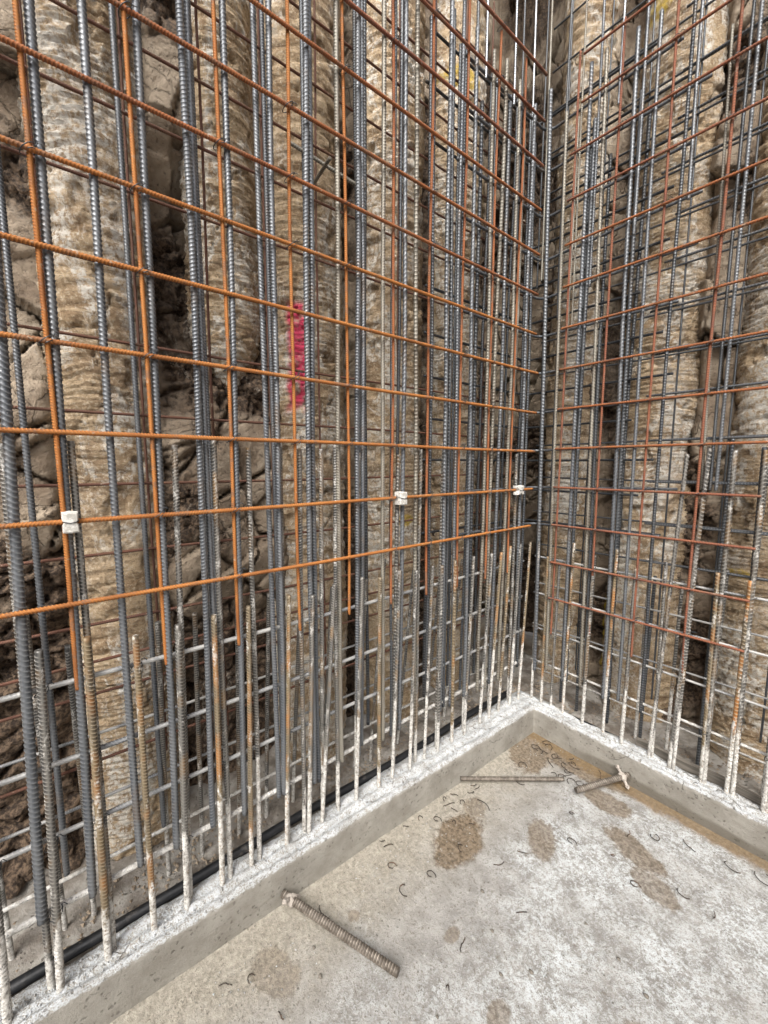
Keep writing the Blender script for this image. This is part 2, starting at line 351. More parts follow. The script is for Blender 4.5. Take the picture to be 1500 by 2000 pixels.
def spot(A, B, a, b, ra, rb, s=0):
    w = .35*(fbm(A*16, B*16, 90+s, 4)-.5)
    return ss(np.hypot((A-a)/ra, (B-b)/rb)+w, 1.08, .86)
def pile(side, k, c, w, dep, z0, label):
    st = .0065; z = zgrid(st*1.05); z = z[z >= z0-.001]
    th = np.linspace(-math.pi/2, math.pi/2, 74); T, Z = np.meshgrid(th, z, indexing='ij'); A = c+w*np.sin(T)
    s = 100+17*k+side*7
    arc = T*w
    ph = Z/.048+1.9*fbm(arc*2.2, Z*2.0, s, 4)+6*(A-c)**2/w**2*.12
    wave = np.abs(np.sin(ph*math.pi))**.6
    lay = .011*(wave-.6)*ss(fbm(arc*3+Z*.7, Z*1.6, s+3, 3), .32, .52)
    ph2 = Z/.017+2.5*fbm(arc*8, Z*6, s+9, 4)
    n = lay*.75+.0036*np.sin(ph2*2*math.pi)*ss(fbm(arc*4, Z*2, s+31, 3), .35, .6)+.016*(fbm(arc*3, Z*1.8, s+5, 4)-.5)+.0075*(fbm(arc*9, Z*48, s+6, 4, .6)-.5)
    n -= .016*ss(fbm(arc*11, Z*11, s+12, 4), .64, .74)
    f1, f2, idv, du, dv = ws(arc*6+.7*fbm(arc*7, Z*7, s+1), Z*4+.7*fbm(arc*7, Z*7, s+2), s)
    n += (idv-.5)*.007-.012*(1-ss(f2-f1, .008, .03))*ss(fbm(arc*3, Z*3, s+4), .5, .6)
    f1, f2, idv, du, dv = ws(arc*40, Z*55, s+77); n += .0022*(idv-.5)
    e = 1+.10*(fbm(Z*6, Z*0+k, s+8, 4)-.5)
    R = 1+n/w*1.0
    if k == 2 and side == 0: n = n-.12*ss(Z, 1.86, 1.60)
    X = dep*np.cos(T)*1.0+n*np.cos(T)*1.0; Yv = c+(w*e+n)*np.sin(T)
    red = np.zeros_like(Z); yel = red.copy(); wh = red.copy()
    if side == 0:
        if k == 3:
            red = .93*ss(np.abs(A-.775+.02*(fbm(Z*9, Z*0, 5)-.5)), .047, .028)*ss(Z, 1.58, 1.66)*ss(Z, 2.03, 2.0)*ss(fbm(A*30, Z*20, 12, 4)+.18*ss(Z, 1.66, 1.74), .40, .56)
        if k == 5: yel = spot(Yv, Z, 1.72, 3.3, .10, .05)
        if k == 4: yel = spot(Yv, Z, 1.32, 1.13, .05, .03, 3)
        if k == 1:
            for (a, b, ra, rb) in ((.12, .72, .015, .05), (.12, .60, .014, .04), (.125, .50, .015, .03), (.205, .78, .013, .05), (.215, .66, .013, .04), (.21, .88, .012, .05), (.22, .56, .012, .03)):
                wh = np.maximum(wh, spot(Yv, Z, a, b, ra, rb, 5))
            wh = np.maximum(wh, .8*ss(np.abs(Yv-.08-(2.5-Z)*.22), .05, .02)*ss(Z, 1.45, 1.6)*ss(Z, 2.75, 2.5))
        if k == 2: wh = .9*ss(np.abs(Yv-.485-.08*(Z-2.6)), .014, .006)*ss(Z, 2.35, 2.45)*ss(Z, 2.95, 2.8)
        P = np.stack([SOIL-.03+X, Yv, Z], -1)
    else:
        if k == 1: yel = spot(Yv, Z, -.83, 3.42, .07, .06, 1); wh = .7*ss(np.abs(Yv+.665+.02*np.sin(Z*7)), .05, .02)*ss(Z, 1.1, 1.3)*ss(Z, 2.5, 2.3)
        if k == 2: yel = spot(Yv, Z, -.36, .94, .05, .018, 2)
        if k == 0: wh = .7*ss(np.abs(Yv+1.16), .04, .015)*ss(Z, .9, 1.1)*ss(Z, 2.2, 2.0)
        P = np.stack([Yv, SOILY+.03-X, Z], -1)
    me = grid_mesh('soil_pile', P, {'red': red, 'yellow': yel, 'white': wh}, flip=False)
    me.materials.append(M['pile']); o = link('soil_pile', me)
    tag(o, label, 'pile', 'rounded piles retaining the earth')
lab_l = ['rounded sandy pile in the left wall nearest the viewer', 'broad sandy pile at the far left with white smears across its middle',
         'short narrow sandy pile on the left wall, ending above smeared clay', 'rippled sandy pile on the left wall marked with a red painted stripe',
         'sandy pile with a small yellow paint dab low on it, left wall', 'sandy pile of the left wall beside the dark corner, yellow paint high up']
lab_r = ['narrow sandy pile on the right wall nearest the dark corner', 'wide rippled pile in the middle of the right wall with pale streak',
         'rounded sandy pile at the right edge with a yellow mark low down', 'sandy pile on the right wall just beyond the yellow marked pile',
         'sandy pile farthest from the corner along the right wall']
for k, (c, w, d, z0) in enumerate(LP): pile(0, k, c, w, d, z0, lab_l[k])
for k, (c, w, d, z0) in enumerate(RP): pile(1, k, c, w, d, z0, lab_r[k])

# ---- concrete
def mat_slab():
    q = N('stained_slab_concrete'); v = q.coord(); x, y, z = q.sep(v)
    n1 = q.noise(v, 2.6, 5, .6, .4); n2 = q.noise(v, 14, 6, .7); n3 = q.noise(v, 75, 6, .75); n4 = q.noise(v, 260, 4, .7)
    col = q.mix(q.ramp(n2, .35, .65), (.25, .243, .228), (.38, .37, .35))
    # pale efflorescence, strongest away from the kerbs
    ce = q.math('ADD', q.ramp(q.math('ADD', x, q.math('MULTIPLY', q.math('SUBTRACT', n1, .5), .8)), -1.0, -.45), q.math('MULTIPLY', q.math('SUBTRACT', n1, .5), 1.1))
    wh = q.math('MULTIPLY', q.ramp(ce, .2, 1.2), q.ramp(q.math('ADD', q.math('ADD', q.math('MULTIPLY', n3, .45), q.math('MULTIPLY', n4, .35)), q.math('MULTIPLY', n2, .2)), .46, .55))
    wh = q.math('MULTIPLY', wh, q.ramp(q.noise(v, 4.5, 4, .6), .38, .58, .45, 1.))
    col = q.mix(q.math('MULTIPLY', wh, .9), col, (.62, .665, .685))
    col = q.mix(q.math('MULTIPLY', q.ramp(n3, .62, .70), .8), col, (.58, .57, .53))
    # yellowish silt near the left kerb
    sl_ = q.math('MULTIPLY', q.ramp(q.math('ADD', x, q.math('MULTIPLY', q.math('SUBTRACT', n2, .5), .25)), -.72, -1.06), .75)
    col = q.mix(sl_, col, q.mix(q.ramp(n3, .35, .65), (.25, .225, .175), (.46, .42, .34)))
    def blob(cx, cy, ra, rb, s0=.8, ang=0):
        dx = q.math('SUBTRACT', x, cx); dy = q.math('SUBTRACT', y, cy)
        ca, sa = math.cos(ang), math.sin(ang)
        a = q.math('ADD', q.math('MULTIPLY', dx, ca/ra), q.math('MULTIPLY', dy, sa/ra)); b = q.math('ADD', q.math('MULTIPLY', dx, -sa/rb), q.math('MULTIPLY', dy, ca/rb))
        d = q.math('SQRT', q.math('ADD', q.math('MULTIPLY', a, a), q.math('MULTIPLY', b, b)))
        d = q.math('ADD', d, q.math('MULTIPLY', q.math('SUBTRACT', n2, .5), 1.1))
        d = q.math('ADD', d, q.math('MULTIPLY', q.math('SUBTRACT', n3, .5), .5))
        return q.math('MULTIPLY', q.ramp(d, 1.1, .8), s0)
    m = None
    for b in BLOBS:
        k = blob(*b); m = k if m is None else q.math('MAXIMUM', m, k)
    br = q.mix(q.ramp(n3, .38, .60), (.095, .068, .042), (.25, .195, .135))
    col = q.mix(m, col, br)
    # silt washed against the right kerb
    soil_or_shade = q.ramp(q.math('ADD', y, q.math('MULTIPLY', q.math('SUBTRACT', n2, .5), .12)), 1.79, 1.83)
    col = q.mix(q.math('MULTIPLY', soil_or_shade, .93), col, q.mix(q.ramp(n3, .3, .7), (.15, .098, .048), (.25, .175, .092)))
    # dark specks and holes
    sp = q.ramp(q.vor(q.add(v, q.map(q.noise(v, 40, 2, out=1), (.01, .01, 0))), 34), .11, .075)
    sp = q.math('MULTIPLY', sp, q.ramp(q.noise(v, 5, 3), .5, .6))
    col = q.mix(q.math('MULTIPLY', sp, .8), col, (.13, .12, .10))
    sp2 = q.math('MULTIPLY', q.ramp(q.noise(v, 130, 3, .6), .60, .66), .7); col = q.mix(sp2, col, (.16, .14, .11))
    col = q.mix(q.math('MULTIPLY', q.ramp(n4, .46, .38), .4), col, (.18, .165, .14))
    rg = q.mix(m, (.85,)*3, (.55,)*3)
    h = q.bump(n2, .008, .5); h = q.bump(n3, .006, 1., h); h = q.bump(n4, .003, 1., h); h = q.bump(q.math('MULTIPLY', sp, -1), .004, .8, h)
    return q.fin(col, rg, 0, h, .4)
# stains: centre, radii, strength, turn
BLOBS = [(-.90, 1.10, .085, .12, 1., .2), (-.88, 1.02, .05, .07, .95, 0), (-.95, 1.25, .05, .05, .6, 0), (-.70, 1.33, .05, .10, .75, .5), (-.98, 1.72, .10, .16, .9, .3), (-.86, 1.82, .3, .08, .9, 0),
         (-.46, 1.55, .12, .055, .8, -.3), (-.37, 1.46, .08, .05, .7, -.2), (-.62, 1.70, .10, .06, .8, 0), (-.50, .78, .03, .045, .6, .4),
         (-.42, .48, .03, .03, .85, 0), (-.70, .83, .02, .03, .6, 0), (-.93, .63, .02, .02, .6, 0), (-.25, 1.02, .05, .04, .55, 0), (-.95, .38, .08, .05, .45, .4), (-.60, .60, .02, .02, .6, 0)]
M['slab'] = mat_slab()
def mat_conc(name, a, b, white=0., pit=.5):
    q = N(name); v = q.coord()
    n2 = q.noise(v, 9, 6, .65); n3 = q.noise(v, 70, 6, .75); n4 = q.noise(v, 280, 4, .7)
    col = q.mix(q.ramp(n2, .35, .65), a, b); z = q.sep(v)[2]
    if white:
        w = q.math('MULTIPLY', q.ramp(q.math('ADD', q.math('MULTIPLY', n3, .5), q.math('MULTIPLY', n4, .5)), .42, .53), q.ramp(n2, .30, .52, .5, 1.))
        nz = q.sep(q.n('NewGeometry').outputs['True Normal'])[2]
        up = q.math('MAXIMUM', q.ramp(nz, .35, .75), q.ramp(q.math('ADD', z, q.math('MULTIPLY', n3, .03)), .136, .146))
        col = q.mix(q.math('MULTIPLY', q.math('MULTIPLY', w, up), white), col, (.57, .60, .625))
        side = q.ramp(nz, .5, .2)
        # damp foot of the kerb face towards the right wall
        x, y, zz = q.sep(v)
        dm = q.math('MULTIPLY', q.ramp(q.math('ADD', z, q.math('MULTIPLY', q.noise(v, 5, 3), .06)), .075, .055), q.ramp(x, -.95, -.7))
        col = q.mix(q.math('MULTIPLY', dm, .75), col, (.14, .125, .10))
    pp = q.math('MULTIPLY', q.ramp(q.vor(q.add(v, q.map(q.noise(v, 60, 2, out=1), (.02, .02, .02))), 62), .30, .18), q.ramp(q.noise(v, 16, 3), .46, .54))
    col = q.mix(q.math('MULTIPLY', pp, pit), col, (.10, .09, .075))
    wl = q.add(v, q.map(q.noise(v, 8, 4, out=1), (.10, .10, .10)))
    ck = q.math('MULTIPLY', q.ramp(q.vor(wl, 4.5, 'DISTANCE_TO_EDGE'), .006, .0), q.ramp(q.noise(v, 3.3, 3), .60, .64))
    col = q.mix(q.math('MULTIPLY', ck, .8), col, (.09, .08, .065))
    st = q.noise(q.map(v, (14, 14, 60), (0, 0, 0)), 1, 5, .65, .5); col = q.mix(q.math('MULTIPLY', q.ramp(st, .52, .68), .35), col, (.20, .18, .15))
    h = q.bump(n2, .006, .5); h = q.bump(n3, .005, .9, h); h = q.bump(n4, .002, .9, h); h = q.bump(q.math('MULTIPLY', ck, -1), .003, 1., h); h = q.bump(q.math('MULTIPLY', pp, -1), .003, .9, h)
    return q.fin(col, .85, 0, h, .35)
M['kerb'] = mat_conc('kerb_concrete', (.25, .235, .205), (.34, .325, .29), .95)
M['ledge'] = mat_conc('rough_ledge_concrete', (.17, .145, .12), (.42, .40, .365), 0, .7)

# slab: one sheet, slightly uneven
g = np.concatenate([np.arange(-1.3, 0, .012), np.linspace(0, 7, 40)]); gy = np.concatenate([np.linspace(-7, -.3, 40), np.arange(-.28, 2.1, .012)])
A, B = np.meshgrid(g, gy, indexing='ij')
Zs = .006*(fbm(A*3, B*3, 1)-.5)+.003*(fbm(A*20, B*20, 2)-.5)
o = link('concrete_floor', grid_mesh('concrete_floor', np.stack([A, B, Zs-.003], -1)), M['slab']); tag(o, kind='structure')
# ground of the excavation round the slab
def unseen_bank(a, b, inward):
    L_ = (Vector(b)-Vector(a)).length; u = np.arange(0, L_, .12); z = np.arange(-.1, 5.6, .12); U, Z = np.meshgrid(u, z, indexing='ij')
    t = (np.array(b)-np.array(a))/L_; D = .25*(fbm(U*1.3, Z*1.0, 77, 4)-.5)
    P = np.stack([a[0]+t[0]*U+inward[0]*D, a[1]+t[1]*U+inward[1]*D, Z], -1)
    me = grid_mesh('earth_wall', P, {'rubble_shade': Z*0, 'yellow': Z*0}); me.materials.append(M['clay']); tag(link('earth_wall', me), kind='structure')
unseen_bank((7.0, -7.5), (7.0, 2.4), (-1, 0)); unseen_bank((-1.6, -7.5), (7.0, -7.5), (0, 1))     # unseen far sides of the excavation, added to block low sky
unseen_bank((-1.6, -7.5), (-1.6, -1.25), (1, 0)); unseen_bank((.95, 2.4), (7.0, 2.4), (0, -1))
gm = raw_mesh('ground', [(-12, -12, -.12), (12, -12, -.12), (12, 12, -.12), (-12, 12, -.12)], [(0, 1, 2, 3)], False)
o = link('ground', gm, M['clay']); tag(o, kind='structure')

# kerb: swept cross-section along an L, rough on top
def kerb():
    prof = [(0, -.03), (0, .03), (0, .075), (.001, .112)]+[(.004+.0078*i, .131+.004*math.sin(i)) for i in range(19)]+[(.150, .10), (.150, 0.)]
    def inner(s):      # s < 0 along the left wall (distance from the corner), s > 0 along the right wall
        return s
    ts = np.concatenate([np.arange(-6.5, -2.3, .15), np.arange(-2.3, 0, .008), np.arange(0, 1.4, .008), np.arange(1.4, 6.5, .15)])
    P = np.zeros((len(ts), len(prof), 3))
    cx, cy = -1.058, 1.869
    for i, t in enumerate(ts):
        for j, (o_, h) in enumerate(prof):
            if t < 0: k = .03*(-t)     # the left kerb splays slightly from the mesh
            if t < 0: px, py = cx-k-o_*max(.55, (.157-k)/.15), cy+t+o_*max(0, 1+t/.0001)*0
            else: px, py = cx+t, cy+o_*.70+.003*t
            if t < 0 and -t < .0081: pass
            P[i, j] = (px, py, h)
    # mitre: the left run continues behind the corner, the right run starts from it
    L_ = P[ts < 0]; R_ = P[ts >= 0]
    for j, (o_, h) in enumerate(prof):
        L_[:, j, 1] = np.interp(ts[ts < 0], [-6.5, -.25, 0], [cy-6.5, cy-.25, cy+o_*.70])
        R_[:, j, 0] = np.interp(ts[ts >= 0], [0, .25, 6.5], [cx-o_*.98, cx+.25, cx+6.5])
    Q = np.concatenate([L_, R_]); U = ts[:, None]*np.ones(len(prof)); V = np.array([p[0]+p[1] for p in prof])[None]*np.ones((len(ts), 1))
    top = (np.array([p[1] for p in prof]) > .12)[None]*1.
    edge = np.array([1 if 3 <= j <= 6 else 0 for j in range(len(prof))])[None]
    nz = .024*(fbm(U*14, V*14, 5, 5)-.5)+.009*(fbm(U*45, V*45, 6, 3)-.5); nz = nz*top
    back = (np.array([p[0] for p in prof]) > .11)[None]*top
    Q[..., 2] += nz+back*.012*(fbm(U*9, V*9, 9)-.35)
    off = .006*(fbm(U*6, V*3+9, 12, 4)-.5)+.010*edge*(fbm(U*25, V*5, 14, 4)-.5)
    m = (ts < 0)[:, None]
    Q[..., 0] += np.where(m, off, 0); Q[..., 1] -= np.where(m, 0, off)
    o = link('concrete_kerb', grid_mesh('concrete_kerb', Q, flip=True), M['kerb'])
    tag(o, 'low concrete kerb turning the corner of the floor with rough whitish top', 'kerb')
kerb()

# ledge behind the kerb, on which the rear bars stand
def ledge():
    for side in (0, 1):
        a = np.arange(-1.6, 2.5, .012) if side == 0 else np.arange(-1.7, 1.2, .012); b = np.linspace(0, .42, 40)
        A_, B_ = np.meshgrid(a, b, indexing='ij')
        h = .085+.05*(fbm(A_*7, B_*7, 3+side)-.5)+.022*(fbm(A_*30, B_*30, 4, 3)-.5)+.10*ss(B_, .20, .42)*(fbm(A_*4, B_*3, 9+side)-.25)
        h -= .07*ss(B_, .03, 0)
        if side == 0: P = np.stack([-1.215-B_, A_, h], -1)
        else: P = np.stack([A_, 1.972+B_, h], -1)
        o = link('concrete_ledge', grid_mesh('concrete_ledge', P, flip=(side == 0)), M['ledge']); tag(o, kind='structure')
ledge()

# ================================================================== OBJECTS
def rubber():
    q = N('black_rubber'); v = q.coord(); n = q.noise(v, 60, 4)
    return q.fin(q.mix(q.ramp(q.noise(v, 25, 5, .7), .56, .7), (.010, .011, .013), (.07, .065, .06)), q.ramp(n, .3, .7, .35, .6), 0, q.bump(n, .001, .5))
M['rubber'] = rubber()
def hose(pts, r, label):
    V, F = tube(pts, r, 12); o = link('black_hose', raw_mesh('black_hose', V, F), M['rubber']); tag(o, label, 'hose', 'hoses laid behind the kerb')
hose([(-1.232+.004*math.sin(y*7), y, .132+.004*math.sin(y*5)) for y in np.arange(-1.3, 1.93, .05)], .0148, 'black rubber hose lying along the back of the left kerb')
hose([(x, 1.972+.003*math.sin(x*8), .108+.004*math.sin(x*6)) for x in np.arange(-1.2, -.62, .05)], .0155, 'black rubber hose lying behind the right kerb by the corner')

# formwork board behind the right kerb
def wood():
    q = N('grey_wet_wood'); v = q.coord(); n = q.noise(q.map(v, (3, 60, 60)), 1, 5, .6, .4)
    return q.fin(q.mix(q.ramp(n, .3, .7), (.07, .06, .05), (.22, .20, .17)), .75, 0, q.bump(n, .002, .7))
M['wood'] = wood()
def board():
    n = 60; V = []; F = []
    for i in range(n+1):
        x = -.62+1.6*i/n; w = .003*math.sin(i*.7)
        for (y, z) in ((1.990, .03), (1.990, .150+w), (2.006, .152+w), (2.006, .03)): V.append((x, y+w*.5, z))
    for i in range(n):
        for j in range(4): F.append((i*4+j, i*4+(j+1) % 4, i*4+4+(j+1) % 4, i*4+4+j))
    F += [(3, 2, 1, 0), tuple(n*4+j for j in range(4))]
    o = link('formwork_board', raw_mesh('formwork_board', V, F, False), M['wood']); tag(o, 'dark weathered timber board set on edge behind the right kerb', 'board')
board()

XL, YR = -1.165, 1.945
# ---- orange mesh on the left wall
def empty(name, loc): 
    o = bpy.data.objects.new(name, None); o.empty_display_size = .05; C.objects.link(o); o.location = loc; return o
def mesh_panel(label, hs, vs, hb, vb, hmat, vmat, dh, dv, ax, sides=8, hname='horizontal_bar', vname='vertical_bar'):
    """hs: list of (z, a, b); vs: list of (pos, z0, z1); hb/vb: depth of the two layers; ax 0: runs along Y, 1: runs along X"""
    f = (lambda p, d, z: (d, p, z)) if ax == 0 else (lambda p, d, z: (p, d, z))
    base = Vector(f((hs[0][1]+hs[0][2])/2, hb, 0)); t = empty('reinforcing_mesh', base)
    tag(t, label, 'reinforcing mesh')
    for z, a, b in hs:
        o = bar(hname, Vector(f(a, hb, z+random.uniform(-.002, .002)))-base, Vector(f(b, hb, z+random.uniform(-.002, .002)))-base, dh, hmat(z) if callable(hmat) else hmat, t, sides)
    for p, z0, z1 in vs:
        o = bar(vname, Vector(f(p, vb, z0))-base, Vector(f(p+random.uniform(-.006, .006), vb, z1))-base, dv, vmat(p) if callable(vmat) else vmat, t, sides)
    return t
HL = [3.16, 2.97, 2.78, 2.59, 2.392, 2.211, 2.031, 1.849, 1.658, 1.467, 1.273, 1.082]
mL = mesh_panel('bright orange rusty mesh standing in front of the left wall', [(z, -.9, 1.91-.03*(z > 2)) for z in HL],
    [(-.18, .87, 3.15), (.008, .873, 3.15), (.198, .873, 3.15), (.391, .871, 3.15), (.586, .865, 3.15), (.778, .873, 3.15), (.975, .867, 3.15), (1.16, .865, 3.15), (1.35, .863, 3.15), (1.545, .863, 3.15), (1.73, .86, 3.15)],
    -1.146, -1.157, lambda z: 'red_rust' if z > 2.7 else 'mid_rust' if z > 2.1 else 'orange', lambda p: 'orange' if p < .9 else 'mid_rust', .0108, .0112, 0)
HR = [3.17, 2.982, 2.789, 2.600, 2.409, 2.225, 2.041, 1.851, 1.663, 1.475, 1.286, 1.100, .909, .719]
mR = mesh_panel('reddish brown rusty mesh standing in front of the right wall', [(z, -1.043 if z < 2.9 else -1.0, -.276 if z < 1.4 else .2) for z in HR],
    [(-1.025, .53, 3.2), (-.836, .59, 3.2), (-.648, .55, 3.2), (-.460, .555, 3.2), (-.265+.01, 1.25, 3.2)], 1.926, 1.937, lambda z: 'mid_rust' if 1.4 < z < 2.5 else 'red_rust', 'red_rust', .0098, .0105, 1)
# rear mesh, left
ZB = [.577, .768, .963, 1.155, 1.348, 1.537, 1.725, 1.915, 2.11, 2.30, 2.47, 2.66, 2.85, 3.04, 3.23]
mesh_panel('thin dark brown mesh hanging close to the soil of the left wall', [(z, -.9, 2.05) for z in ZB],
    [(y, .52, 3.5) for y in (.02, .21, .40, .59, .78, .97, 1.16, 1.35, 1.54, 1.73)], -1.325, -1.337, 'brown', 'brown', .0085, .0085, 0, 6)
# rear mesh, right
ZR = [1.14, 1.33, 1.505, 1.69, 1.87, 2.05, 2.23, 2.42, 2.61, 2.79, 2.98, 3.17, 3.36, 3.55]
mesh_panel('thin dark steel mesh close to the soil of the right wall', [(z, -1.25, .6) for z in ZR],
    [(x, .3, 3.9) for x in (-1.16, -.97, -.80, -.61, -.42, -.23, -.04, .16)], 2.105, 2.116, 'dark_steel', 'dark_steel', .0088, .0088, 1, 6)

# ---- tall grey bars, left: (y bottom, y top, diameter, material, z0, z1, x)
TL = [(-.098, -.022, .0215, 'steel', .325, 3.12, 0), (.0, .048, .0195, 'steel', .322, 3.12, 0), (.106, .122, .0185, 'steel', .335, 3.1, 0), (.193, .236, .0185, 'steel', .331, 3.1, 0),
      (.297, .322, .0175, 'steel', .335, 3.12, 0), (.318, .346, .0165, 'steel', .42, 3.08, -.016), (.389, .425, .018, 'steel', .315, 3.1, 0), (.500, .500, .0165, 'steel', .31, 3.1, -.004),
      (.517, .55, .0175, 'steel', .317, 3.12, 0), (.626, .655, .019, 'steel', .30, 3.1, 0), (.655, .672, .0185, 'steel', .28, 3.12, -.014), (.745, .757, .0165, 'pale_steel', .32, 3.1, 0),
      (.820, .838, .0185, 'steel', .31, 3.1, 0), (.846, .866, .0175, 'steel', .33, 3.1, -.012), (.935, .941, .0165, 'pale_steel', .32, 3.12, 0), (.99, 1.005, .0125, 'dark_steel', .30, 3.1, -.02),
      (1.028, 1.043, .018, 'steel', .32, 3.1, 0), (1.10, 1.095, .0165, 'pale_steel', .32, 3.12, 0), (1.19, 1.19, .014, 'dark_steel', .32, 3.1, -.01), (1.262, 1.27, .0185, 'steel', .31, 3.6, 0),
      (1.31, 1.305, .0175, 'dark_steel', .3, 3.1, -.02), (1.335, 1.345, .0155, 'steel', .3, 3.6, -.006), (1.425, 1.412, .0175, 'steel', .32, 3.09, 0), (1.44, 1.455, .014, 'dark_steel', .32, 3.3, -.03),
      (1.50, 1.50, .018, 'dark_steel', .3, 2.9, -.04), (1.53, 1.522, .0155, 'pale_steel', .3, 3.07, 0), (1.575, 1.602, .0165, 'pale_steel', .3, 3.083, 0), (1.64, 1.655, .017, 'steel', .3, 2.95, -.01),
      (1.70, 1.712, .0155, 'pale_steel', .3, 3.063, 0), (1.75, 1.765, .012, 'pale_steel', .3, 2.9, -.01), (1.82, 1.835, .0185, 'steel', .3, 3.03, 0), (1.90, 1.88, .015, 'dark_steel', .3, 2.9, -.02)]
for i, (a, b, d, m, z0, z1, dx) in enumerate(sorted(TL)):
    o = bar('vertical_rebar', (XL+dx, a, z0), (XL+dx+random.uniform(-.003, .003), b, z1), d, m)
    tn = {'steel': 'blue-grey', 'pale_steel': 'pale tan', 'dark_steel': 'dark grey'}[m]
    tag(o, f'{tn} ribbed bar behind the orange mesh, {ORD[i]} tall one from the left', 'rebar', 'tall vertical bars of the left wall')
# rear tall bars, left
for i, (y, d, dz) in enumerate([(.07-.12, .016, 0), (.185, .0155, 0), (.355, .015, 0), (.372, .0145, .3), (.575, .015, 0), (.70, .0145, 0), (.93, .015, 0), (.96, .0145, 0), (1.12, .0145, 0), (1.30, .015, 0), (1.46, .015, 0), (1.50, .015, 0), (1.66, .015, 0), (1.70, .014, 0), (1.82, .015, 0), (1.86, .014, .2), (1.99, .014, 0)]):
    o = bar('rear_rebar', (-1.30, y, .30+dz), (-1.295, y+random.uniform(-.01, .02), 3.15), d, 'dark_steel' if i > 5 else 'steel', sides=8)  # farther rear bars get the darker steel: their shade put into the colour
    tag(o, f'dark ribbed bar in the rear layer of the left wall, {ORD[i]} from the left', 'rebar', 'rear vertical bars of the left wall')
# upper bars lapped on above, left (near the corner) and right
UP = [((-1.172, 1.48), 2.95, 'bright_steel', .011), ((-1.172, 1.672), 2.95, 'bright_steel', .011), ((-1.185, 1.845), 2.85, 'bright_steel', .011), ((-1.19, 1.76), 2.4, 'dark_steel', .010),
      ((-1.23, 2.01), 2.3, 'dark_steel', .010), ((-1.17, 1.95), 2.3, 'pale_steel', .0105), ((-1.085, 1.965), 2.1, 'dark_steel', .011), ((-1.01, 1.96), 2.05, 'pale_steel', .0095),
      ((-.935, 1.96), 2.2, 'steel', .0125), ((-.852, 1.955), 2.9, 'bright_steel', .0105), ((-.765, 1.96), 2.35, 'steel', .0145), ((-.575, 1.955), 2.4, 'steel', .014), ((-.41, 1.955), 1.3, 'steel', .0135), ((-.43, 1.965), 1.3, 'dark_steel', .012)]
for i, ((x, y), z0, m, d) in enumerate(UP):
    o = bar('upper_rebar', (x, y, z0), (x+random.uniform(-.01, .01), y, 4.6), d, m, sides=8)
    tag(o, f'slender steel bar rising out of the picture beside the corner, {ORD[i]} counted left to right', 'rebar', 'upper bars lapped on near the corner')

# ---- tall bars, right: (x bottom, x top, d, mat, z0, z1, y offset)
TR = [(-1.108, -1.158, .0195, 'steel', .30, 3.14, 0), (-1.125, -1.165, .0175, 'dark_steel', .3, 2.9, .02), (-1.045, -1.076, .0155, 'pale_steel', .32, 3.0, 0), (-1.035, -1.025, .0105, 'pale_steel', .5, 2.95, .012),
      (-.955, -.972, .0185, 'steel', .30, 3.13, 0), (-.945, -.95, .0185, 'dark_steel', .30, 2.9, .014), (-.865, -.908, .0165, 'pale_steel', .31, 3.14, 0), (-.85, -.875, .016, 'dark_steel', .31, 2.0, .012),
      (-.757, -.788, .0185, 'steel', .3, 3.13, 0), (-.742, -.768, .0175, 'dark_steel', .3, 2.9, .014), (-.692, -.708, .0155, 'steel', .32, 3.13, 0), (-.605, -.605, .0135, 'dark_steel', .3, 3.13, .012),
      (-.272, -.285, .019, 'dark_steel', .3, 1.46, .016), (-.455, -.485, .0105, 'pale_steel', 1.3, 2.92, .012), (-.16, -.16, .018, 'steel', .3, 3.13, 0), (.02, .01, .018, 'steel', .3, 3.13, 0), (.2, .2, .018, 'steel', .3, 3.13, 0)]
for i, (a, b, d, m, z0, z1, dy) in enumerate(sorted(TR)):
    o = bar('vertical_rebar', (a, YR+dy, z0), (b, YR+dy, z1), d, m)
    tn = {'steel': 'blue-grey', 'pale_steel': 'pale tan', 'dark_steel': 'dark grey'}[m]
    tag(o, f'{tn} ribbed bar behind the reddish mesh, {ORD[i]} tall one from the corner', 'rebar', 'tall vertical bars of the right wall')
for i, (x, z0, z1) in enumerate([(-1.03, .1, 2.9), (-.94, .09, 2.8), (-.90, .1, .95), (-.79, .1, 2.9), (-.655, .09, 1.15), (-.635, .1, .9), (-.53, .1, .9), (-.41, .09, 1.5), (-.385, .1, .98), (-.30, .1, 1.4), (-.20, .1, 1.4), (-.08, .1, 1.4), (.1, .1, 3.)]):
    o = bar('rear_rebar', (x, 2.085, z0), (x+.012, 2.075, z1), .0155, 'starter' if i in (2, 4, 6, 8, 9, 10) else 'dark_steel', sides=8)
    tag(o, f'dark ribbed bar in the rear layer of the right wall, {ORD[i]} from the corner', 'rebar', 'rear vertical bars of the right wall')

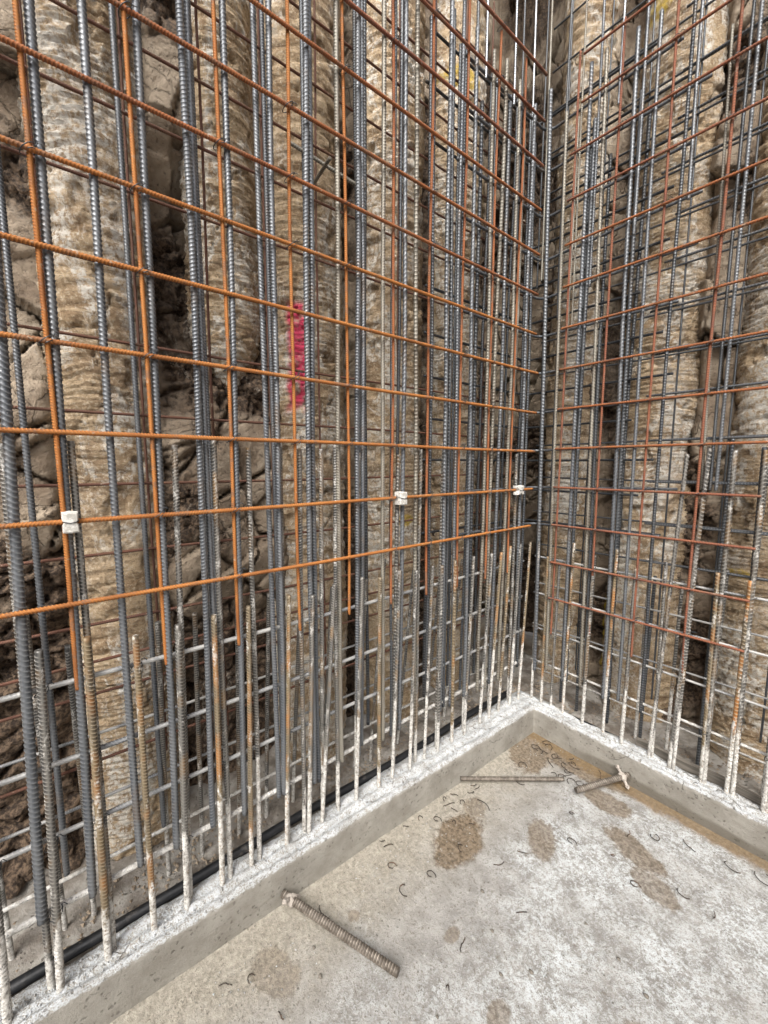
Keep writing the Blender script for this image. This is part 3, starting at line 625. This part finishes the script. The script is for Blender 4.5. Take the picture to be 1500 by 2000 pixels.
# ---- starter bars from the left kerb (base y, top y, mat, d)
SL = [(-.174, -.158, 'starter', .019), (-.078, -.054, 'starter', .018), (.019, .033, 'rusty_starter', .018), (.125, .131, 'rusty_starter', .0165), (.209, .228, 'starter', .0175), (.308, .32, 'rusty_starter', .0165),
      (.398, .42, 'rusty_starter', .0155), (.52, .548, 'rusty_starter', .015), (.600, .633, 'starter', .016), (.652, .714, 'starter', .015), (.803, .832, 'starter', .0165), (.912, .914, 'rusty_starter', .016), (.98, 1.01, 'starter', .015),
      (1.075, 1.10, 'starter', .016), (1.166, 1.19, 'starter', .0145), (1.247, 1.247, 'starter', .0165), (1.342, 1.332, 'rusty_starter', .0175), (1.431, 1.455, 'starter', .016), (1.546, 1.59, 'starter', .0165), (1.62, 1.665, 'rusty_starter', .016),
      (1.70, 1.74, 'rusty_starter', .0155), (1.79, 1.83, 'starter', .016), (1.88, 1.92, 'rusty_starter', .015)]
for i, (a, b, m, d) in enumerate(SL):
    o = bar('starter_bar', (-1.160, a, .10), (-1.152, b, .985+random.uniform(-.012, .018)), d, m)
    tag(o, ('rust-brown' if m[0] == 'r' else 'grey')+f' short starter bar, {ORD[i]} of them from the near end of the left kerb', 'starter bar', 'short starter bars in the left kerb')
LL = [(-.095, -.078), (.032, .036), (.222, .25), (.335, .352), (.43, .445), (.532, .545), (.590, .612), (.668, .69), (.728, .745), (.815, .842), (1.0, 1.025), (1.12, 1.145), (1.255, 1.275), (1.44, 1.446), (1.64, 1.65), (1.81, 1.80)]
for i, (a, b) in enumerate(LL):
    o = bar('starter_bar', (-1.176, a, .10), (-1.178, b, 1.45+random.uniform(-.02, .02)), .0165, 'starter')
    tag(o, f'long cement-splashed starter bar, {ORD[i]} of them from the near end of left kerb', 'starter bar', 'long starter bars in the left kerb')
# rear starters, left: they lean towards the soil at the foot
for i, y in enumerate([-.18, -.07, .0, .20, .30, .425, .53, .64, .77, .93, 1.02, 1.18, 1.36, 1.5, 1.67, 1.85]):
    lo = i in (3, 9)
    o = bar('rear_starter_bar', (-1.36, y, .06), (-1.25, y-.005, .96+random.uniform(-.04, .1)), .0145, 'starter', sides=8)
    tag(o, f'leaning rear starter bar footed in the left ledge, {ORD[i]} from the near end', 'starter bar', 'rear starter bars of the left wall')

# ---- starter bars of the right kerb
SR = [(-1.12, -1.117, 'starter', 1.0, .0145), (-1.065, -1.062, 'rusty_starter', .93, .016), (-1.01+.0, -1.0, 'starter', .9, .014), (-.946, -.933, 'rusty_starter', 1.02, .0145), (-.846, -.835, 'starter', .88, .017), (-.748, -.738, 'rusty_starter', 1.02, .015),
      (-.667, -.655, 'starter', .95, .018), (-.554, -.507, 'starter', 1.44, .0165), (-.542, -.548, 'starter', 1.0, .0145), (-.477, -.437, 'starter', 1.465, .0175), (-.462, -.448, 'starter', .99, .015), (-.357, -.36, 'starter', 1.45, .017), (-.365, -.378, 'rusty_starter', .99, .0165),
      (-.269, -.278, 'starter', 1.45, .017), (-.287, -.283, 'rusty_starter', .98, .0175), (-.183, -.175, 'starter', 1.45, .0175), (-.17, -.165, 'rusty_starter', .98, .017), (-.07, -.06, 'starter', 1.45, .017), (.03, .03, 'starter', .98, .017), (.13, .13, 'starter', 1.45, .017)]
for i, (a, b, m, z1, d) in enumerate(sorted(SR)):
    o = bar('starter_bar', (a, 1.944, .10), (b, 1.942, z1), d, m)
    tag(o, ('rust-brown' if m[0] == 'r' else 'grey')+f' starter bar with whitened foot in the right kerb, {ORD[i]} from the corner', 'starter bar', 'starter bars in the right kerb')

# ---- horizontals of the cage low down, with wire ties
def tie(parent, p, ax):
    """a twist of wire round a crossing"""
    pts = []
    for i in range(15):
        w = 2*math.pi*i/11; r = .0165
        a, b = r*math.cos(w)*1.35, r*math.sin(w); c = (i-7)*.0009
        pts.append(Vector((a*.9, b*.8, c+b*.55)) if ax == 0 else Vector((b*.8, a*.9, c+b*.55)))
    tl = pts[-1]; pts += [tl+Vector((.006, .004, .004)), tl+Vector((.012, .010, .0))]
    global _tie
    if ax not in _tie:
        V, F = tube(pts, .0011, 5); me = raw_mesh('tie_wire', V, F); me.materials.append(None); _tie[ax] = me
    o = bpy.data.objects.new('tie_wire', _tie[ax]); C.objects.link(o); o.location = Vector(p); only(o, _tie[ax], M['dark_steel'])
    w = parent.matrix_basis if parent.parent is None else parent.parent.matrix_basis @ parent.matrix_basis
    o.parent = parent; o.matrix_parent_inverse = w.inverted()
    return o
_tie = {}
bpy.context.view_layer.update()
for t_, ax, vp, off in ((mL, 0, [.008, .198, .391, .586, .778, .975, 1.16, 1.35, 1.545, 1.73], -1.153), (mR, 1, [-1.025, -.836, -.648, -.460], 1.933)):
    for hb in [c for c in t_.children if c.name.startswith('horizontal_bar')]:
        z = (t_.location+hb.location).z
        for p in vp:
            if random.random() < .5: tie(hb, (off, p, z) if ax == 0 else (p, off, z), ax)
hl = ['topmost', 'second from the top', 'third from the top', 'lowest']
for i, (z, m) in enumerate([(.884, 'splashed'), (.690, 'splashed'), (.503, 'splashed'), (.322, 'caked')]):
    o = bar('horizontal_rebar', (-1.190, -.9, z), (-1.190, 1.93, z), .0145 if i < 3 else .0175, m, sides=8, rib=.05)
    tag(o, f'cement-coated level bar tied to the left starter bars, {hl[i]}', 'rebar', 'level bars of the left starter cage')
    for (a, b, mm, d) in SL:
        if random.random() < (.75 if i in (0, 2) else .35):
            tie(o, (-1.172, a+(b-a)*(z-.1)/.88, z), 0)
for i, (z, m) in enumerate([(.86, 'brown'), (.655, 'splashed'), (.455, 'splashed'), (.27, 'caked')]):
    o = bar('rear_horizontal_rebar', (-1.325, -.9, z), (-1.325, 2.0, z), .0105 if i < 3 else .013, m, sides=6, rib=.05)
    tag(o, f'grimy level bar of the rear starter cage on the left, {hl[i]}', 'rebar', 'rear level bars on the left')
for i, (z, m) in enumerate([(.912, 'splashed'), (.712, 'splashed'), (.517, 'splashed'), (.335, 'caked')]):
    o = bar('horizontal_rebar', (-1.15, 1.972, z+.005), (.6, 1.972, z-.01), .0115 if i < 3 else .0135, m, sides=8, rib=.05)
    tag(o, f'cement-coated level bar tied to the right starter bars, {hl[i]}', 'rebar', 'level bars of the right starter cage')
    for (a, b, mm, z1, d) in SR:
        if random.random() < .3: tie(o, (a+(b-a)*(z-.1)/(z1-.1), 1.956, z), 1)
for i, (z, m) in enumerate([(.965, 'dark_steel'), (.745, 'splashed'), (.505, 'splashed'), (.245, 'caked')]):
    o = bar('rear_horizontal_rebar', (-1.2, 2.065, z), (.6, 2.065, z), .0105, m, sides=6, rib=.05)
    tag(o, f'grimy level bar of the rear starter cage on the right, {hl[i]}', 'rebar', 'rear level bars on the right')

# ---- bars bent round the corner
def corner_bar(x, y, z, a, b, r, d, label, grp, mat='dark_steel', dz=0):
    pts = [(x, a, z)]
    for t in np.arange(a+.05, y-r, .05): pts.append((x, t, z))
    for k in range(9):
        w = math.pi/2*k/8; pts.append((x+r-r*math.cos(w), y-r+r*math.sin(w), z))
    for t in np.arange(x+r+.05, b+.001, .05): pts.append((t, y, z+dz*(t-x)))
    # ribs along the curve: resample closely and swell every other ring
    P = [Vector(p) for p in pts]; Q = []
    for p, q_ in zip(P[:-1], P[1:]):
        n = max(1, int((q_-p).length/.005))
        for j in range(n): Q.append(p.lerp(q_, j/n))
    Q.append(P[-1]); V, F = tube(Q, d/2, 6)
    for i in range(len(Q)):
        if i % 2:
            for j in range(6): V[i*6+j] = Q[i]+(V[i*6+j]-Q[i])*1.13
    o = link('corner_bar', raw_mesh('corner_bar', V, F), M[mat]); tag(o, label, 'rebar', grp)
for i, z in enumerate([3.00, 2.818, 2.613, 2.414, 2.234, 2.052, 1.872, 1.676, 1.483, 1.292, 1.10]):
    corner_bar(-1.188, 1.975, z-.012, 1.36+random.uniform(-.03, .03), -.58+random.uniform(-.06, .06), .05, .0118,
               f'steel bar bent round the corner behind the meshes, {ORD[i]} from the top', 'front bars bent round the corner', 'steel', dz=random.uniform(.0, .03))
for i, z in enumerate([3.12, 2.92, 2.72, 2.53, 2.33, 2.15, 1.96, 1.78, 1.60, 1.42, 1.26, 1.09]):
    corner_bar(-1.305, 2.06, z, 1.30+random.uniform(-.03, .03), -.62+random.uniform(-.1, .06), .045, .0112,
               f'dark bar bent round the corner near the soil, {ORD[i]} from the top', 'rear bars bent round the corner')
for i, z in enumerate([3.11, 2.894, 2.73, 2.557, 2.38, 2.21, 2.03, 1.853, 1.687, 1.50, 1.328, 1.145, .98]):
    o = bar('horizontal_rebar', (-.66+random.uniform(-.04, .04), 1.985, z), (.6, 1.985, z+.004), .0112, 'dark_steel', sides=8)
    tag(o, f'dark level bar behind the reddish mesh on the right, {ORD[i]} from the top', 'rebar', 'dark level bars of the right wall')
# pale spacer rods wedged between the layers high on the left
o = bar('spacer_rod', (-1.30, .665, 2.42), (-1.215, .90, 2.33), .0135, 'pale_steel'); tag(o, 'stubby pale rod wedged level between the layers high on the left', 'rod')
o = bar('spacer_rod', (-1.34, .765, 2.35), (-1.20, .752, 2.36), .0125, 'pale_steel'); tag(o, 'short pale rod crossing the longer wedged rod, tip towards the viewer', 'rod')

# ---- white bar spacers clipped on the mesh
def mat_plastic():
    q = N('white_spacer_mortar'); v = q.coord()
    return q.fin(q.mix(q.ramp(q.noise(v, 90, 5, .7), .40, .6), (.40, .385, .35), (.66, .65, .62)), .6, 0, q.bump(q.noise(v, 200, 3), .0008, .6))
M['spacer'] = mat_plastic()
def spacer(loc, w, h, kind, label):
    """block with a waist where the bar passes; kind 1 has four splayed lobes"""
    t = empty('bar_spacer', loc); tag(t, label, 'spacer', 'white spacers clipped on the orange mesh')
    n = 40; out = []
    for i in range(n):
        a = 2*math.pi*i/n; c, s = math.cos(a), math.sin(a)
        r = 1/max(abs(c), abs(s))**.92
        x, z = c*r*w/2, s*r*h/2
        if kind == 0: x *= 1-.24*math.exp(-(z/(h*.09))**2); z *= 1-.05*abs(c)
        else:
            x *= 1-.42*math.exp(-(z/(h*.14))**2); z *= 1-.38*math.exp(-(x/(w*.15))**2)
        out.append((x, z))
    V = []; F = []; dpt = .034; lv = [(-dpt/2, .86), (-dpt/2+.003, 1.), (dpt/2-.003, 1.), (dpt/2, .86)]
    for dx, k in lv:
        for x, z in out: V.append((dx, x*k, z*k))
    for l in range(3):
        for j in range(n): F.append((l*n+j, l*n+(j+1) % n, (l+1)*n+(j+1) % n, (l+1)*n+j))
    for l, rev in ((0, 1), (3, 0)):
        V.append((lv[l][0], 0, 0)); c = len(V)-1
        for j in range(n): F.append((l*n+j, l*n+(j+1) % n, c)[::(-1 if rev else 1)])
    b = link('block', raw_mesh('spacer_block', V, F, False), M['spacer'], t)
    lp = [Vector((dpt/2+.001, -w*.46, .003)), Vector((dpt/2+.0025, 0, -.001)), Vector((dpt/2+.001, w*.46, .002)), Vector((0, w*.52, .004)), Vector((-dpt/2, w*.4, 0))]
    V, F = tube(lp, .0011, 5); link('tie_wire', raw_mesh('spacer_tie', V, F), M['dark_steel'], t)
spacer((-1.141, .022, 1.272), .030, .048, 0, 'large white spacer clipped on the orange mesh at the far left')
spacer((-1.141, 1.005, 1.274), .038, .050, 0, 'white spacer clipped on the orange mesh in the middle of the left wall')
spacer((-1.141, 1.775, 1.274), .052, .046, 1, 'small cross-shaped white spacer on the orange mesh beside the corner')

# ---- threaded tie rods in the kerb foot
def mat_rod():
    q = N('dusty_threaded_steel'); v = q.coord()
    return q.fin(q.mix(q.math('MULTIPLY', q.math('SUBTRACT', 1., q.attr('rib')), .75), q.mix(q.ramp(q.noise(v, 45, 5, .7), .38, .62), (.13, .11, .09), (.34, .30, .255)), (.05, .04, .03)), .6, .25, q.bump(q.noise(v, 200, 3), .001, .7))
M['rod'] = mat_rod()
M['caked_rod'] = mat_conc('mortar_caked_steel', (.38, .34, .30), (.52, .47, .42), 0, .4)
def lump(seed, r, sx=1, sy=1, sz=1, n=10):
    rr = random.Random(seed); V = [(0, 0, -r*sz)]; F = []
    for i in range(1, n):
        p = math.pi*i/n
        for j in range(n*2):
            a = math.pi*j/n; k = r*(1+.10*math.sin(3*a+seed)+.08*math.cos(4*p+a*2+seed)+rr.uniform(-.04, .04))
            V.append((k*sx*math.sin(p)*math.cos(a), k*sy*math.sin(p)*math.sin(a), -k*sz*math.cos(p)))
    V.append((0, 0, r*sz)); m = n*2
    for j in range(m): F.append((0, 1+(j+1) % m, 1+j)); F.append((len(V)-1, len(V)-1-m+j, len(V)-1-m+(j+1) % m))
    for i in range(n-2):
        for j in range(m): F.append((1+i*m+j, 1+i*m+(j+1) % m, 1+(i+1)*m+(j+1) % m, 1+(i+1)*m+j))
    return V, F
def tie_rod(p0, p1, d, label, nut=True):
    p0, p1 = Vector(p0), Vector(p1); t = empty('tie_rod', p0); tag(t, label, 'tie rod', 'threaded rods sticking out of the kerb foot')
    o = bar('rod', (0, 0, 0), p1-p0, d, 'rod', t, 14, tilt=.15, rib=.12, pitch=round(d*.42, 4)); 
    dr = (p1-p0).normalized()
    if nut:
        V, F = lump(3, d*.78, 1, 1, .9); link('nut', raw_mesh('rod_nut', V, F), M['caked_rod'], t, dr*.035)
        side = dr.cross(Vector((0, 0, 1))).normalized()
        for s in (-1, 1):
            V, F = tube([dr*.035+side*s*.006+Vector((0, 0, s*.008)), dr*.035+side*s*d*1.25+Vector((0, 0, s*d*.95))], d*.26, 8); link('wing', raw_mesh('nut_wing', V, F), M['caked_rod'], t)
            V, F = lump(5+s, d*.36); link('wing_tip', raw_mesh('wing_tip', V, F), M['caked_rod'], t, dr*.035+side*s*d*1.35+Vector((0, 0, s*d*1.05)))
tie_rod((-1.092, .470, .045), (-.715, .628, .030), .0225, 'thick threaded rod with caked wing nut, lying out from the left kerb')
tie_rod((-1.070, 1.300, .022), (-.783, 1.655, .020), .0165, 'thin threaded rod without nut lying on the brown floor near the corner', False)
tie_rod((-.600, 1.872, .045), (-.717, 1.630, .022), .0225, 'short threaded rod with caked wing nut at the foot of the right kerb')

# ---- scraps of tie wire and pebbles on the floor: (x, y, size, shape, turn)
def fl(x, y): return .0015
M['wire'] = mat_rust('wire_rust', (.07, .045, .03), (.045, .03, .022), (.03, .025, .022))
scr = [(-.862, .905, .05, 'loop', .3), (-.66, .83, .045, 'bent', 2.2), (-.62, .72, .012, 'arc', 0.), (-.97, .82, .05, 'loop', .9), (-.88, .80, .06, 'arc', 2.4), (-.60, 1.04, .04, 'bent', .5),
       (-.93, 1.28, .09, 'bent', -.2), (-.90, 1.17, .03, 'bent', .8), (-.86, 1.06, .045, 'arc', 1.9), (-.74, 1.12, .05, 'bent', 1.2), (-.95, 1.12, .02, 'arc', 0.), (-.71, 1.22, .045, 'bent', .1),
       (-.62, 1.40, .05, 'loop', .2), (-.50, 1.46, .02, 'loop', 1.), (-.41, 1.41, .05, 'loop', .4), (-.30, 1.50, .055, 'arc', 2.7),
       (-.22, 1.50, .03, 'bent', 1.6), (-.43, 1.66, .05, 'loop', 2.9), (-.34, 1.72, .06, 'bent', 2.5), (-.22, 1.74, .07, 'arc', 2.6), (-.14, 1.77, .09, 'loop', 2.7), (-.50, 1.60, .035, 'bent', 1.9),
       (-.68, 1.52, .03, 'loop', .6), (-.95, 1.60, .06, 'arc', .7), (-.88, 1.72, .07, 'bent', 2.2), (-.98, 1.76, .07, 'loop', .1), (-.80, 1.79, .08, 'arc', 2.7), (-.70, 1.82, .07, 'bent', 2.4), (-.90, 1.50, .05, 'bent', .2),
       (-1.0, 1.08, .05, 'loop', .5), (-1.02, 1.17, .06, 'bent', .8), (-.99, 1.22, .03, 'arc', .9), (-1.0, .26, .045, 'bent', 1.1), (-.85, .35, .03, 'bent', .4), (-.97, .32, .03, 'arc', 1.9), (-.99, .56, .07, 'bent', -.1)]
scr += [(random.uniform(-1.02, -.72), random.uniform(1.55, 1.84), random.uniform(.03, .08), random.choice(['loop', 'arc', 'bent']), random.uniform(0, 6)) for _ in range(16)]
scr += [(-1.07+abs(random.gauss(0, .04)), random.uniform(.85, 1.6), random.uniform(.02, .05), random.choice(['arc', 'bent']), random.uniform(0, 6)) for _ in range(10)]
shp = {'loop': 'curled into a loop', 'arc': 'bent like a hook', 'bent': 'almost straight'}
_sc = []
for i, (x, y, s, k, r) in enumerate(scr):
    s *= .8; pts = []
    for j in range(15):
        t = j/14
        if k == 'loop': a = t*5.2; p = Vector((s*.42*math.cos(a)*(1-.25*t), s*.30*math.sin(a), .004+.006*t))
        elif k == 'arc': a = t*3.6; p = Vector((s*.4*math.cos(a), s*.36*math.sin(a), .003+.008*math.sin(t*3)))
        else: p = Vector((s*(t-.5), s*.16*math.sin(t*3.4+i), .003+.004*t))
        pts.append(p+Vector((random.uniform(-.001, .001), random.uniform(-.001, .001), 0)))
    V, F = tube(pts, .0015, 5); o = link('wire_scrap', raw_mesh('wire_scrap', V, F), M['wire'], None, (x, y, .001)); o.rotation_euler.z = r
    where = 'in the silt by the right kerb' if y > 1.6 and x > -.85 else 'in the brown corner of the floor' if y > 1.45 and x < -.8 else 'beside the left kerb' if x < -.93 else 'on the pale floor towards the right' if y > 1.1 and x > -.7 else 'on the round brown stain' if y > .95 and x < -.7 else 'on the near pale floor'
    _sc.append((o, k, where, math.hypot(x+1.05, y-1.87)))
_cnt = {}
for o, k, where, dd in sorted(_sc, key=lambda e: e[3]):
    c = _cnt.get((k, where), 0); _cnt[(k, where)] = c+1
    tag(o, f'tie wire {shp[k]} {where}, {ORD[c]} from corner', 'wire', 'scraps of tie wire on the floor')
q = N('dark_pebble'); M['pebble'] = q.fin(q.mix(q.noise(q.coord(), 90, 3), (.07, .06, .05), (.22, .20, .17)), .8)
for i, (x, y, r) in enumerate(sorted([(-.44, .62, .009), (-.50, .93, .006), (-.72, 1.0, .006), (-.63, .93, .005), (-.55, .86, .005), (-.31, .86, .005), (-.35, .66, .004), (-.86, .47, .006), (-.93, .49, .005), (-.53, .56, .006), (-.28, 1.12, .006), (-.21, .92, .007), (-.46, 1.17, .004), (-.6, .66, .004), (-.36, 1.15, .005), (-.78, .40, .005)], key=lambda e: math.hypot(e[0]+1.05, e[1]-1.87))):
    V, F = lump(i, r, 1.2, .9, .55, 5); o = link('pebble', raw_mesh('pebble', V, F), M['pebble'], None, (x, y, r*.3))
    tag(o, f'small dark pebble on the pale floor, {ORD[i]} nearest the kerb corner', 'pebble', 'loose pebbles on the floor')
# crumbs of soil and grout: too many to count
def crumbs(name, n, fn, mat):
    V = []; F = []
    for i in range(n):
        x, y, z, r = fn(); b = len(V)
        for s in ((1, 0, 0), (-.5, .87, 0), (-.5, -.87, 0)): V.append((x+s[0]*r*random.uniform(.6, 1.3), y+s[1]*r*random.uniform(.6, 1.3), z-.001))
        V.append((x+random.uniform(-r, r)*.3, y+random.uniform(-r, r)*.3, z+r*random.uniform(.4, .9)))
        F += [(b, b+1, b+3), (b+1, b+2, b+3), (b+2, b, b+3)]
    o = link(name, raw_mesh(name, V, F, False), mat); tag(o, kind='stuff'); return o
R_ = random.uniform
o = crumbs('grit', 1800, lambda: (lambda x, y: (x, y, 0, R_(.0012, .0035)))(-1.05+abs(random.gauss(0, .35)), R_(.0, 1.85)), M['kerb']); tag(o, 'fine grit scattered on the concrete floor')
o = crumbs('dark_grit', 1100, lambda: (R_(-1.07, .3), R_(.0, 1.85), 0, R_(.001, .003)), M['pebble']); tag(o, 'dark grit scattered on the concrete floor')
o = crumbs('grout_crumbs', 1500, lambda: (R_(-1.20, -1.12), R_(-.6, 1.85), .131, R_(.002, .005)), M['kerb']); tag(o, 'pale grout crumbs along the top of the left kerb')
o = crumbs('soil_crumbs', 1600, lambda: (R_(-1.5, -1.26), R_(-.6, 2.1), .085, R_(.003, .010)), M['clay']); tag(o, 'soil crumbs fallen on the ledge behind the left kerb')
o = crumbs('soil_crumbs', 1000, lambda: (R_(-1.3, .6), R_(2.0, 2.25), .085, R_(.003, .010)), M['clay']); tag(o, 'soil crumbs fallen on the ledge behind the right kerb')
